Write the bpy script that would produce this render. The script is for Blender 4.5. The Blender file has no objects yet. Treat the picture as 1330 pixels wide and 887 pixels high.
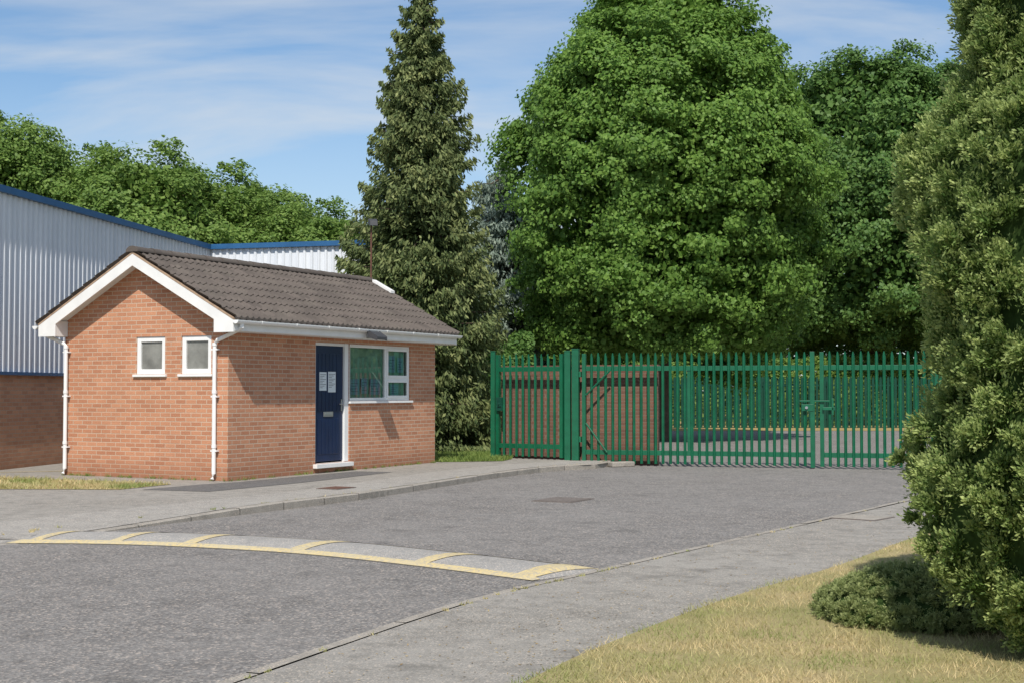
import bpy, math, random
import numpy as np
from mathutils import Vector, Matrix

S = bpy.context.scene
COL = S.collection
S.view_settings.view_transform = 'Standard'
S.view_settings.look = 'None'
S.view_settings.exposure = 0

# ------------------------------------------------------------------ helpers
def link(o, parent=None):
    COL.objects.link(o)
    if parent is not None:
        o.parent = parent
    return o

def thing(name, loc=(0, 0, 0), rotz=0.0, label=None, category=None, group=None):
    e = bpy.data.objects.new(name, None)
    e.empty_display_size = 0.3
    e.location = loc
    e.rotation_euler = (0, 0, rotz)
    COL.objects.link(e)
    tag(e, label, category, group)
    return e

def tag(o, label=None, category=None, group=None, kind=None):
    if label: o["label"] = label
    if category: o["category"] = category
    if group: o["group"] = group
    if kind: o["kind"] = kind
    return o

class B:
    def __init__(s):
        s.v = []; s.f = []; s.m = []
    def face(s, pts, mat=0):
        n = len(s.v); s.v += [tuple(p) for p in pts]
        s.f.append(tuple(range(n, n + len(pts)))); s.m.append(mat)
    def box(s, x0, x1, y0, y1, z0, z1, mat=0):
        n = len(s.v)
        s.v += [(x0,y0,z0),(x1,y0,z0),(x1,y1,z0),(x0,y1,z0),(x0,y0,z1),(x1,y0,z1),(x1,y1,z1),(x0,y1,z1)]
        for q in [(0,3,2,1),(4,5,6,7),(0,1,5,4),(1,2,6,5),(2,3,7,6),(3,0,4,7)]:
            s.f.append(tuple(n + i for i in q)); s.m.append(mat)
    def prism(s, poly, d, mat=0):
        n = len(s.v); k = len(poly); d = Vector(d)
        s.v += [tuple(p) for p in poly] + [tuple(Vector(p) + d) for p in poly]
        s.f.append(tuple(range(n, n + k))); s.m.append(mat)
        s.f.append(tuple(n + k + i for i in reversed(range(k)))); s.m.append(mat)
        for i in range(k):
            j = (i + 1) % k
            s.f.append((n + i, n + j, n + k + j, n + k + i)); s.m.append(mat)
    def tube(s, pts, rads, seg=10, mat=0, caps=True):
        n0 = len(s.v); pts = [Vector(p) for p in pts]
        if not hasattr(rads, '__len__'): rads = [rads] * len(pts)
        for i, p in enumerate(pts):
            d = (pts[min(i + 1, len(pts) - 1)] - pts[max(i - 1, 0)]).normalized()
            up = Vector((0, 0, 1)) if abs(d.z) < 0.95 else Vector((1, 0, 0))
            a = d.cross(up).normalized(); b = d.cross(a)
            for k in range(seg):
                t = 2 * math.pi * k / seg
                s.v.append(tuple(p + (a * math.cos(t) + b * math.sin(t)) * rads[i]))
        for i in range(len(pts) - 1):
            for k in range(seg):
                k2 = (k + 1) % seg
                s.f.append((n0 + i*seg + k, n0 + i*seg + k2, n0 + (i+1)*seg + k2, n0 + (i+1)*seg + k)); s.m.append(mat)
        if caps:
            s.f.append(tuple(n0 + k for k in range(seg))); s.m.append(mat)
            s.f.append(tuple(n0 + (len(pts)-1)*seg + k for k in reversed(range(seg)))); s.m.append(mat)
    def build(s, name, mats, parent=None, bevel=0, smooth=False):
        me = bpy.data.meshes.new(name)
        me.from_pydata(s.v, [], s.f)
        if not isinstance(mats, (list, tuple)): mats = [mats]
        for m in mats: me.materials.append(m)
        me.polygons.foreach_set('material_index', s.m)
        if smooth: me.polygons.foreach_set('use_smooth', [True] * len(s.f))
        me.update()
        o = bpy.data.objects.new(name, me)
        link(o, parent)
        if bevel:
            md = o.modifiers.new('bev', 'BEVEL'); md.width = bevel; md.segments = 2
            md.limit_method = 'ANGLE'; md.angle_limit = 0.6
        return o

def polymesh(name, V, nper, mats, parent=None, shade=None):
    N = len(V) // nper
    me = bpy.data.meshes.new(name)
    me.vertices.add(len(V)); me.vertices.foreach_set('co', np.ascontiguousarray(V, dtype=np.float32).ravel())
    me.loops.add(len(V)); me.loops.foreach_set('vertex_index', np.arange(len(V), dtype=np.int32))
    me.polygons.add(N); me.polygons.foreach_set('loop_start', np.arange(0, len(V), nper, dtype=np.int32))
    me.update(calc_edges=True)
    if shade is not None:
        at = me.attributes.new('shade', 'FLOAT', 'POINT')
        at.data.foreach_set('value', np.ascontiguousarray(shade, dtype=np.float32))
    if not isinstance(mats, (list, tuple)): mats = [mats]
    for m in mats: me.materials.append(m)
    o = bpy.data.objects.new(name, me)
    link(o, parent)
    return o

def norm(a):
    return a / (np.linalg.norm(a, axis=1, keepdims=True) + 1e-9)

def leaves(P, Nn, size, rng, aspect=0.6, axis=None):
    n = len(P)
    if axis is None:
        axis = rng.normal(size=(n, 3))
    a = norm(axis)
    if Nn is None: Nn = rng.normal(size=(n, 3))
    b = norm(np.cross(Nn, a))
    s = (size * (0.65 + 0.7 * rng.random(n)))[:, None] if np.isscalar(size) else size[:, None]
    V = np.empty((n, 4, 3))
    V[:, 0] = P - a * s * 0.5
    V[:, 1] = P + b * s * 0.5 * aspect + a * s * 0.05
    V[:, 2] = P + a * s * 0.5
    V[:, 3] = P - b * s * 0.5 * aspect + a * s * 0.05
    return V.reshape(-1, 3)

# ------------------------------------------------------------------ materials
def newmat(name):
    m = bpy.data.materials.new(name); m.use_nodes = True
    nt = m.node_tree
    return m, nt, nt.nodes['Principled BSDF']

def N(nt, typ, **kw):
    n = nt.nodes.new(typ)
    for k, v in kw.items():
        if k in n.inputs.keys(): n.inputs[k].default_value = v
        else: setattr(n, k, v)
    return n

def mixc(nt, fac, a, b, blend='MIX'):
    n = nt.nodes.new('ShaderNodeMix'); n.data_type = 'RGBA'; n.blend_type = blend
    for i, x in ((0, fac), (6, a), (7, b)):
        if isinstance(x, bpy.types.NodeSocket): nt.links.new(x, n.inputs[i])
        elif i == 0: n.inputs[0].default_value = x
        else: n.inputs[i].default_value = (*x, 1)
    return n.outputs[2]

def ramp(nt, src, p0, p1, c0=(0,0,0), c1=(1,1,1)):
    n = nt.nodes.new('ShaderNodeValToRGB')
    n.color_ramp.elements[0].position = p0; n.color_ramp.elements[1].position = p1
    n.color_ramp.elements[0].color = (*c0, 1); n.color_ramp.elements[1].color = (*c1, 1)
    nt.links.new(src, n.inputs[0]); return n.outputs[0]

def objco(nt):
    return nt.nodes.new('ShaderNodeTexCoord').outputs['Object']

def noise(nt, co, scale, detail=3, rough=0.5):
    n = N(nt, 'ShaderNodeTexNoise', Scale=scale, Detail=detail, Roughness=rough)
    nt.links.new(co, n.inputs['Vector']); return n.outputs['Fac']

def bump(nt, bs, h, strength=0.3, dist=0.01):
    n = N(nt, 'ShaderNodeBump', Strength=strength, Distance=dist)
    nt.links.new(h, n.inputs['Height']); nt.links.new(n.outputs[0], bs.inputs['Normal'])

def plain(name, col, rough=0.5, metal=0, var=0.15, nscale=6, bmp=0.0, spec=0.5):
    m, nt, bs = newmat(name)
    co = objco(nt)
    f = noise(nt, co, nscale, 5, 0.6)
    c = mixc(nt, ramp(nt, f, 0.3, 0.7), tuple(x * (1 - var) for x in col), tuple(min(1, x * (1 + var)) for x in col))
    nt.links.new(c, bs.inputs['Base Color'])
    bs.inputs['Roughness'].default_value = rough; bs.inputs['Metallic'].default_value = metal
    bs.inputs['Specular IOR Level'].default_value = spec
    if bmp: bump(nt, bs, noise(nt, co, nscale * 12, 3), bmp, 0.004)
    return m

def brickmat(name, c1, c2, mortar, dirt=0.25):
    m, nt, bs = newmat(name)
    co = objco(nt)
    sp = N(nt, 'ShaderNodeSeparateXYZ'); nt.links.new(co, sp.inputs[0])
    ad = N(nt, 'ShaderNodeMath', operation='ADD'); nt.links.new(sp.outputs[0], ad.inputs[0]); nt.links.new(sp.outputs[1], ad.inputs[1])
    cb = N(nt, 'ShaderNodeCombineXYZ'); nt.links.new(ad.outputs[0], cb.inputs[0]); nt.links.new(sp.outputs[2], cb.inputs[1])
    br = nt.nodes.new('ShaderNodeTexBrick')
    br.inputs['Scale'].default_value = 1.0; br.inputs['Brick Width'].default_value = 0.225
    br.inputs['Row Height'].default_value = 0.075; br.inputs['Mortar Size'].default_value = 0.0075
    br.inputs['Mortar Smooth'].default_value = 0.2; br.inputs['Bias'].default_value = -0.1
    br.inputs['Color1'].default_value = (*c1, 1); br.inputs['Color2'].default_value = (*c2, 1)
    br.inputs['Mortar'].default_value = (*mortar, 1)
    nt.links.new(cb.outputs[0], br.inputs['Vector'])
    n1 = noise(nt, co, 1.3, 5, 0.6)
    n2 = noise(nt, co, 45, 4, 0.7)
    c = mixc(nt, ramp(nt, n1, 0.35, 0.75), br.outputs['Color'], mixc(nt, dirt, br.outputs['Color'], tuple(x * 0.55 for x in c2)))
    c = mixc(nt, 0.6, c, ramp(nt, n2, 0.3, 0.7, (0.38,)*3, (0.62,)*3), 'OVERLAY')
    mr = N(nt, 'ShaderNodeMapRange'); mr.inputs[1].default_value = 0.0; mr.inputs[2].default_value = 0.4; mr.inputs[3].default_value = 0.5; mr.inputs[4].default_value = 0.0
    nt.links.new(sp.outputs[2], mr.inputs[0])
    c = mixc(nt, mr.outputs[0], c, tuple(x * 0.45 for x in c2))
    nt.links.new(c, bs.inputs['Base Color']); bs.inputs['Roughness'].default_value = 0.9
    inv = N(nt, 'ShaderNodeMath', operation='SUBTRACT'); inv.inputs[0].default_value = 1; nt.links.new(br.outputs['Fac'], inv.inputs[1])
    ad2 = N(nt, 'ShaderNodeMath', operation='ADD'); nt.links.new(inv.outputs[0], ad2.inputs[0]); nt.links.new(n2, ad2.inputs[1])
    bump(nt, bs, ad2.outputs[0], 0.5, 0.008)
    return m

def asphalt(name, dark, light, vscale=70, patch=0.25, bmp=0.5):
    m, nt, bs = newmat(name)
    co = objco(nt)
    vo = N(nt, 'ShaderNodeTexVoronoi', Scale=vscale); nt.links.new(co, vo.inputs['Vector'])
    sp = N(nt, 'ShaderNodeSeparateColor'); nt.links.new(vo.outputs['Color'], sp.inputs[0])
    c = mixc(nt, ramp(nt, sp.outputs[0], 0.2, 1.0), dark, light)
    c = mixc(nt, ramp(nt, sp.outputs[1], 0.8, 0.97), c, tuple(min(1, x * y) for x, y in zip(light, (1.6, 1.45, 1.32))))
    big = noise(nt, co, 0.45, 6, 0.65)
    mid = noise(nt, co, 5, 5, 0.6)
    c = mixc(nt, ramp(nt, big, 0.35, 0.7, (0,)*3, (patch * 1.6,)*3), c, light)
    c = mixc(nt, ramp(nt, mid, 0.45, 0.75, (0,)*3, (patch,)*3), c, tuple(x * 0.5 for x in dark))
    st = noise(nt, co, 1.7, 8, 0.75)
    c = mixc(nt, ramp(nt, st, 0.56, 0.64, (0,)*3, (patch * 1.2,)*3), c, tuple(x * 0.7 for x in dark))
    nt.links.new(c, bs.inputs['Base Color']); bs.inputs['Roughness'].default_value = 0.9
    bs.inputs['Specular IOR Level'].default_value = 0.25
    bump(nt, bs, vo.outputs['Distance'], bmp, 0.01)
    return m

def leafmat(name, dark, light, transl=0.3, nscale=0.5, rough=0.55, tip=None, patch=0.45, pcol=None):
    m, nt, bs = newmat(name)
    co = objco(nt)
    geo = N(nt, 'ShaderNodeNewGeometry')
    c = mixc(nt, geo.outputs['Random Per Island'], dark, light)
    c = mixc(nt, ramp(nt, noise(nt, co, nscale, 3), 0.42, 0.62, (0,)*3, (patch,)*3), c, pcol or tuple(x * 0.75 for x in dark))
    if tip is not None:
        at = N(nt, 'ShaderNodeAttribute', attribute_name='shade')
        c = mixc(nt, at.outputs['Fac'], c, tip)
    nt.links.new(c, bs.inputs['Base Color']); bs.inputs['Roughness'].default_value = rough
    bs.inputs['Specular IOR Level'].default_value = 0.3
    tr = N(nt, 'ShaderNodeBsdfTranslucent'); nt.links.new(c, tr.inputs[0])
    mx = N(nt, 'ShaderNodeMixShader'); mx.inputs[0].default_value = transl
    nt.links.new(bs.outputs[0], mx.inputs[1]); nt.links.new(tr.outputs[0], mx.inputs[2])
    nt.links.new(mx.outputs[0], nt.nodes['Material Output'].inputs[0])
    return m

M_brick = brickmat('brick_orange', (0.56, 0.265, 0.15), (0.42, 0.178, 0.097), (0.55, 0.43, 0.32))
M_brick2 = brickmat('brick_brown', (0.20, 0.10, 0.065), (0.14, 0.068, 0.046), (0.20, 0.145, 0.11))
M_brick3 = brickmat('brick_warehouse', (0.66, 0.36, 0.22), (0.50, 0.25, 0.15), (0.52, 0.42, 0.32))
M_upvc = plain('white_plastic', (0.80, 0.80, 0.79), 0.35, var=0.04, nscale=3)
M_white = plain('white_paint', (0.78, 0.77, 0.75), 0.5, var=0.06, nscale=3)
M_blue = plain('blue_paint', (0.006, 0.018, 0.062), 0.35, var=0.15, nscale=4)
M_trim = plain('blue_trim', (0.02, 0.10, 0.24), 0.45, var=0.15, nscale=2)
M_green = plain('green_powder_coat', (0.004, 0.105, 0.048), 0.42, var=0.2, nscale=5)
M_greend = plain('dark_green_paint', (0.004, 0.055, 0.034), 0.5, var=0.2, nscale=5)
M_metal = plain('galvanised_metal', (0.5, 0.5, 0.5), 0.4, 0.9)
M_dark = plain('dark_plastic', (0.05, 0.05, 0.055), 0.5)
M_rust = plain('rust_brown', (0.12, 0.055, 0.035), 0.85, var=0.3, nscale=20)
M_iron = plain('worn_iron', (0.15, 0.125, 0.11), 0.8, var=0.3, nscale=20)
M_paper = plain('paper', (0.62, 0.68, 0.70), 0.7, var=0.04)
M_paperb = plain('paper_blue', (0.32, 0.48, 0.62), 0.7, var=0.1)
M_ink = plain('ink', (0.12, 0.12, 0.14), 0.7)
M_inside = plain('interior', (0.50, 0.62, 0.52), 0.9, var=0.3, nscale=2)
M_backing = plain('pale_green_backing', (0.40, 0.56, 0.46), 0.9, var=0.35, nscale=2.5)
M_bark = plain('bark', (0.09, 0.065, 0.045), 0.95, var=0.4, nscale=8, bmp=0.8)
M_mortar = plain('verge_mortar', (0.36, 0.25, 0.17), 0.95, var=0.25, nscale=15)

m, nt, bs = newmat('steel_cladding'); co = objco(nt)
mp = N(nt, 'ShaderNodeMapping'); mp.inputs['Scale'].default_value = (3, 3, 0.25); nt.links.new(co, mp.inputs[0])
c = mixc(nt, ramp(nt, noise(nt, mp.outputs[0], 1.5, 5), 0.3, 0.75), (0.74, 0.76, 0.79), (0.62, 0.65, 0.69))
nt.links.new(c, bs.inputs['Base Color']); bs.inputs['Roughness'].default_value = 0.45
M_clad = m

m, nt, bs = newmat('concrete_tiles'); co = objco(nt)
mp = N(nt, 'ShaderNodeMapping'); nt.links.new(co, mp.inputs[0])
wn = N(nt, 'ShaderNodeTexWhiteNoise', noise_dimensions='2D')
fl = N(nt, 'ShaderNodeVectorMath', operation='FLOOR')
mp.inputs['Scale'].default_value = (3.31, 3.64, 0); nt.links.new(mp.outputs[0], fl.inputs[0])
nt.links.new(fl.outputs[0], wn.inputs['Vector'])
n1 = noise(nt, co, 2.5, 6, 0.65); n2 = noise(nt, co, 60, 3, 0.7)
c = mixc(nt, wn.outputs['Value'], (0.088, 0.072, 0.062), (0.130, 0.106, 0.091))
c = mixc(nt, ramp(nt, n1, 0.48, 0.72, (0,)*3, (0.5,)*3), c, (0.155, 0.135, 0.11))
c = mixc(nt, ramp(nt, n2, 0.3, 0.62, (0.5,)*3, (0,)*3), c, (0.05, 0.042, 0.038))
nt.links.new(c, bs.inputs['Base Color']); bs.inputs['Roughness'].default_value = 0.92
bump(nt, bs, n2, 0.4, 0.006)
M_tile = m

m, nt, bs = newmat('window_glass')
tp = N(nt, 'ShaderNodeBsdfTransparent'); tp.inputs[0].default_value = (0.88, 0.96, 0.92, 1)
gl = N(nt, 'ShaderNodeBsdfGlossy', Roughness=0.02)
fr = N(nt, 'ShaderNodeFresnel', IOR=1.6)
mx = N(nt, 'ShaderNodeMixShader')
ad = N(nt, 'ShaderNodeMath', operation='ADD'); ad.inputs[1].default_value = 0.20; nt.links.new(fr.outputs[0], ad.inputs[0])
nt.links.new(ad.outputs[0], mx.inputs[0]); nt.links.new(tp.outputs[0], mx.inputs[1]); nt.links.new(gl.outputs[0], mx.inputs[2])
nt.links.new(mx.outputs[0], nt.nodes['Material Output'].inputs[0])
M_glass = m
M_frost = plain('frosted_glass', (0.22, 0.22, 0.20), 0.25, var=0.35, nscale=3)

M_road = asphalt('road_asphalt', (0.115, 0.108, 0.103), (0.27, 0.255, 0.24), 62, 0.30, 0.5)
M_pave = asphalt('pavement_asphalt', (0.20, 0.187, 0.167), (0.33, 0.31, 0.28), 100, 0.45, 0.3)
M_pavel = asphalt('pavement_worn', (0.24, 0.225, 0.205), (0.36, 0.34, 0.31), 100, 0.3, 0.3)
M_patch = asphalt('dark_asphalt_patch', (0.09, 0.088, 0.088), (0.17, 0.165, 0.16), 90, 0.2)
M_hump = asphalt('speed_hump_grey', (0.27, 0.26, 0.245), (0.37, 0.355, 0.335), 95, 0.25)
M_kerb = asphalt('kerb_concrete', (0.24, 0.22, 0.19), (0.36, 0.33, 0.29), 120, 0.4, 0.2)
M_joint = plain('joint_dirt', (0.12, 0.105, 0.08), 1.0, var=0.5, nscale=8)

m, nt, bs = newmat('yellow_paint_worn'); co = objco(nt)
c = mixc(nt, ramp(nt, noise(nt, co, 26, 6, 0.8), 0.46, 0.59), (0.60, 0.47, 0.22), (0.34, 0.31, 0.26))
c = mixc(nt, ramp(nt, noise(nt, co, 3, 3), 0.4, 0.7, (0,)*3, (0.6,)*3), c, (0.50, 0.43, 0.28))
nt.links.new(c, bs.inputs['Base Color']); bs.inputs['Roughness'].default_value = 0.85
M_yellow = m

def grassground(name, a, b, c3, sc=1.2):
    m, nt, bs = newmat(name); co = objco(nt)
    c = mixc(nt, ramp(nt, noise(nt, co, sc, 6, 0.65), 0.35, 0.65), a, b)
    c = mixc(nt, ramp(nt, noise(nt, co, 40, 4, 0.7), 0.4, 0.7), c, c3)
    nt.links.new(c, bs.inputs['Base Color']); bs.inputs['Roughness'].default_value = 1
    bs.inputs['Specular IOR Level'].default_value = 0.1
    bump(nt, bs, noise(nt, co, 60, 3), 0.8, 0.02)
    return m
M_ground = grassground('ground_grass', (0.12, 0.16, 0.05), (0.20, 0.20, 0.08), (0.08, 0.10, 0.035))
M_dry = grassground('dry_grass_soil', (0.46, 0.37, 0.20), (0.25, 0.26, 0.10), (0.26, 0.20, 0.11), 0.9)
M_ochre = grassground('dry_verge', (0.42, 0.30, 0.13), (0.34, 0.27, 0.12), (0.30, 0.22, 0.1))
M_blade = leafmat('grass_blades', (0.36, 0.31, 0.13), (0.76, 0.60, 0.34), 0.25, 1.3, 0.7, patch=0.8, pcol=(0.20, 0.28, 0.07))
M_bladeg = leafmat('green_grass_blades', (0.14, 0.23, 0.05), (0.32, 0.38, 0.10), 0.3, 1.0, 0.7)
M_maple = leafmat('broad_leaves', (0.105, 0.215, 0.036), (0.235, 0.375, 0.075), 0.42, 0.4, patch=0.25)
M_dleaf = leafmat('dark_leaves', (0.075, 0.165, 0.036), (0.165, 0.275, 0.065), 0.36, 0.4, patch=0.3)
M_lleaf = leafmat('light_leaves', (0.125, 0.225, 0.045), (0.275, 0.39, 0.095), 0.42, 0.3, patch=0.25)
M_spruce = leafmat('spruce_needles', (0.065, 0.105, 0.035), (0.15, 0.195, 0.068), 0.28, 0.6, 0.7, tip=(0.30, 0.33, 0.13), patch=0.3)
M_cedar = leafmat('blue_needles', (0.19, 0.25, 0.20), (0.34, 0.41, 0.33), 0.3, 0.6, 0.7)
M_junip = leafmat('juniper_needles', (0.075, 0.15, 0.032), (0.17, 0.27, 0.06), 0.42, 2.0, 0.6, tip=(0.56, 0.64, 0.24), patch=0.25)
M_low = leafmat('low_juniper_needles', (0.17, 0.22, 0.07), (0.32, 0.38, 0.14), 0.35, 3.0, 0.6, tip=(0.44, 0.48, 0.21), patch=0.3)
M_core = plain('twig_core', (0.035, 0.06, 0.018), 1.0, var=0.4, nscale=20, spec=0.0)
M_litter = leafmat('leaf_litter', (0.20, 0.13, 0.06), (0.45, 0.36, 0.2), 0.1, 1.0, 0.8)

# ------------------------------------------------------------------ camera, light, sky
cam = bpy.data.cameras.new('camera'); co_ = bpy.data.objects.new('camera', cam); COL.objects.link(co_)
cam.sensor_width = 36; cam.lens = 1761 / 1330 * 36; cam.clip_end = 3000; cam.clip_start = 0.05
co_.location = (0, 0, 1.5); co_.rotation_euler = (math.radians(90 + 2.06), 0, 0)
S.camera = co_

EL = math.radians(50); AZ = Vector((-0.06, -1.0)).normalized()
D = Vector((AZ.x * math.cos(EL), AZ.y * math.cos(EL), math.sin(EL)))
sun = bpy.data.lights.new('sun', 'SUN'); sun.energy = 4.7; sun.angle = math.radians(0.5); sun.color = (1.0, 0.95, 0.87)
so = bpy.data.objects.new('sun', sun); COL.objects.link(so); so.rotation_euler = D.to_track_quat('Z', 'Y').to_euler()

w = bpy.data.worlds.new('World'); S.world = w; w.use_nodes = True
nt = w.node_tree; bg = nt.nodes['Background']; bg.inputs[1].default_value = 0.138
sky = nt.nodes.new('ShaderNodeTexSky'); sky.sky_type = 'NISHITA'; sky.sun_disc = False
sky.sun_elevation = EL; sky.sun_rotation = math.atan2(AZ.x, AZ.y); sky.air_density = 1.0; sky.dust_density = 0.5; sky.ozone_density = 2.0
tc = nt.nodes.new('ShaderNodeTexCoord')
sp = N(nt, 'ShaderNodeSeparateXYZ'); nt.links.new(tc.outputs['Generated'], sp.inputs[0])
mxz = N(nt, 'ShaderNodeMath', operation='ADD'); mxz.inputs[1].default_value = 0.22; nt.links.new(sp.outputs[2], mxz.inputs[0])
dx = N(nt, 'ShaderNodeMath', operation='DIVIDE'); dy = N(nt, 'ShaderNodeMath', operation='DIVIDE')
nt.links.new(sp.outputs[0], dx.inputs[0]); nt.links.new(mxz.outputs[0], dx.inputs[1])
nt.links.new(sp.outputs[1], dy.inputs[0]); nt.links.new(mxz.outputs[0], dy.inputs[1])
cb = N(nt, 'ShaderNodeCombineXYZ'); nt.links.new(dx.outputs[0], cb.inputs[0]); nt.links.new(dy.outputs[0], cb.inputs[1])
mp = N(nt, 'ShaderNodeMapping'); mp.inputs['Rotation'].default_value = (0, 0, math.radians(42)); mp.inputs['Scale'].default_value = (0.9, 2.0, 1)
mp.inputs['Location'].default_value = (0.9, 0.35, 0)
nt.links.new(cb.outputs[0], mp.inputs[0])
c1 = N(nt, 'ShaderNodeTexNoise', Scale=1.35, Detail=8, Roughness=0.53, Distortion=0.4); nt.links.new(mp.outputs[0], c1.inputs['Vector'])
cm = ramp(nt, c1.outputs['Fac'], 0.40, 0.68, (0.04,)*3, (0.85,)*3)
# thicker haze of cloud low over the trees
mr = N(nt, 'ShaderNodeMapRange'); mr.inputs[1].default_value = 0.08; mr.inputs[2].default_value = 0.22; mr.inputs[3].default_value = 0.40; mr.inputs[4].default_value = 0.0
nt.links.new(sp.outputs[2], mr.inputs[0])
skm = mixc(nt, 1.0, sky.outputs[0], (0.74, 0.87, 0.95), 'MULTIPLY')
skm = mixc(nt, mr.outputs[0], skm, (4.9, 5.25, 5.6))
cc = mixc(nt, cm, skm, (5.0, 5.3, 5.6))
nt.links.new(cc, bg.inputs[0])

# ------------------------------------------------------------------ ground surfaces
def sheet(name, pts, z, mat, kind='structure', label=None):
    b = B(); b.face([(x, y, z) for x, y in pts]); o = b.build(name, mat)
    o["kind"] = kind
    if label: o["label"] = label
    return o

def curve(pts, n=8):
    P = [Vector(p) for p in pts]; out = []
    for i in range(len(P) - 1):
        p0 = P[max(i-1, 0)]; p1 = P[i]; p2 = P[i+1]; p3 = P[min(i+2, len(P)-1)]
        for k in range(n):
            t = k / n
            out.append(0.5 * ((2*p1) + (-p0+p2)*t + (2*p0-5*p1+4*p2-p3)*t*t + (-p0+3*p1-3*p2+p3)*t**3))
    out.append(P[-1]); return out

def resample(C, step):
    out = [C[0]]; acc = 0
    for i in range(1, len(C)):
        p, q = C[i-1], C[i]; d = (q - p).length
        while acc + d >= step:
            t = (step - acc) / d; p = p.lerp(q, t); out.append(p.copy()); d = (q - p).length; acc = 0
        acc += d
    return out

def strip(name, A, Bb, mat, kind='structure'):
    b = B()
    for i in range(len(A) - 1):
        b.face([A[i], A[i+1], Bb[i+1], Bb[i]])
    o = b.build(name, mat); o["kind"] = kind; return o

def offs(C, d, dz=None):
    out = []
    for i, p in enumerate(C):
        t = C[min(i+1, len(C)-1)] - C[max(i-1, 0)]; n = Vector((-t.y, t.x, 0)).normalized()
        out.append(Vector((p.x + n.x * d, p.y + n.y * d, p.z if dz is None else dz)))
    return out

def kerbline(C, width, base=-0.13, stone=0.9, gap=0.02):
    R = resample(C, stone); I = offs(R, width)
    b = B(); rk = random.Random(5)
    for i in range(len(R) - 1):
        p, q, r, s_ = R[i], R[i+1], I[i+1], I[i]
        g_ = 0.006; j = Vector((0, 0, rk.uniform(-0.003, 0.003)))
        p2, q2 = p.lerp(q, g_) + j, q.lerp(p, g_) + j; s2, r2 = s_.lerp(r, g_) + j, r.lerp(s_, g_) + j
        e1 = p2.lerp(s2, 0.15); e2 = q2.lerp(r2, 0.15); dn = Vector((0, 0, 0.010))
        b.face([e1, e2, r2, s2]); b.face([p2 - dn, q2 - dn, e2, e1])
        b.face([(p2.x, p2.y, base), (q2.x, q2.y, base), q2 - dn, p2 - dn])
    o = b.build('kerb', M_kerb); o["kind"] = 'structure'
    dz = Vector((0, 0, -0.010)); Cd = [p + dz for p in C]
    sgn = 1 if width > 0 else -1
    strip('kerb', offs(Cd, 0.015 * sgn), offs(Cd, width + gap * sgn + 0.01 * sgn), M_joint)

g = sheet('ground', [(-800, -400), (800, -400), (800, 1400), (-800, 1400)], -0.125, M_ground)
RZ = -0.10
sheet('road', [(-40, -12), (6, -12), (12, 22), (30, 30), (40, 61), (-1, 61), (-3, 34), (-0.3, 26.0), (-3, 20), (-7, 14), (-40, 14)], RZ, M_road)

KL = curve([(-16, 6.5, -0.095), (-10, 10.0, -0.095), (-5.45, 13.95, -0.095), (-4.95, 14.8, -0.095), (-4.06, 16.5, -0.05), (-3.2, 18.05, 0.0), (-2.1, 20.2, 0.0), (-0.35, 24.7, 0.0), (0.75, 26.9, 0), (1.75, 27.9, 0), (2.15, 29.2, 0), (2.2, 31.0, 0)], 6)
kerbline(KL, 0.13)
K1 = offs(KL, 0.15)
K2 = offs(KL, 1.15, 0.0)
strip('pavement', K1, K2, M_pavel)
poly = [(p.x, p.y) for p in K2] + [(0.5, 33), (-3, 34), (-12, 36), (-30, 36), (-30, 8)]
sheet('pavement', poly, -0.0005, M_pave)
sheet('path', [(-5.6, 20.6), (-5.0, 21.7), (-4.5, 22.3), (-2.9, 25.3), (-2.2, 25.0), (-3.4, 22.2), (-4.5, 20.2)], 0.004, M_patch)
sheet('road_marking', [(-10.0, 24.6), (-8.25, 25.35), (-8.3, 25.45), (-10.0, 24.7)], 0.005, M_yellow)
GL = [(-12, 22.0), (-8.9, 23.3), (-7.0, 22.7), (-5.45, 21.75), (-5.95, 20.6), (-7.6, 20.7), (-12, 20.2)]
sheet('grass', GL, 0.006, M_dry)
GB = [(-1.5, 28.5), (-0.2, 28.9), (0.0, 29.8), (-0.2, 33.5), (-4, 35), (-4.5, 32)]
sheet('grass', GB, 0.006, M_ground)
KR = curve([(-4.2, 1.0, -0.08), (-2.9, 4.4, -0.08), (-1.67, 7.28, -0.08), (-0.38, 10.3, -0.08), (0.72, 12.05, -0.08), (2.46, 14.75, -0.08), (5.43, 19.3, -0.075), (8.5, 24.0, -0.075), (11.8, 26.2, -0.075), (16, 27, -0.075)], 6)
kerbline(KR, -0.10, gap=0.012)
KR1 = offs(KR, -0.118)
for p in KR1: p.z = -0.080
GE = curve([(-2.2, 1.0, -0.075), (-1.2, 4.4, -0.075), (0.06, 7.28, -0.075), (0.62, 8.45, -0.075), (1.67, 10.3, -0.075), (2.89, 12.1, -0.075), (4.9, 15.4, -0.075), (8.0, 19.3, -0.075), (12, 22, -0.075), (17, 23, -0.075)], 6)
strip('pavement', KR1, GE, M_pave)
GEz = [Vector((p.x, p.y, -0.05)) for p in GE]
b = B()
for i in range(len(GE) - 1):
    b.face([GEz[i], GEz[i+1], (40, GEz[i+1].y - 0.0, -0.05), (40, GEz[i].y, -0.05)])
    b.face([GE[i] + Vector((0, 0, -0.01)), GE[i+1] + Vector((0, 0, -0.01)), GEz[i+1], GEz[i]])
o = b.build('grass', M_dry); o["kind"] = 'structure'
sheet('grass', [(-2, 54.0), (60, 54.0), (70, 90), (-2, 90)], -0.09, M_ochre)

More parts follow.
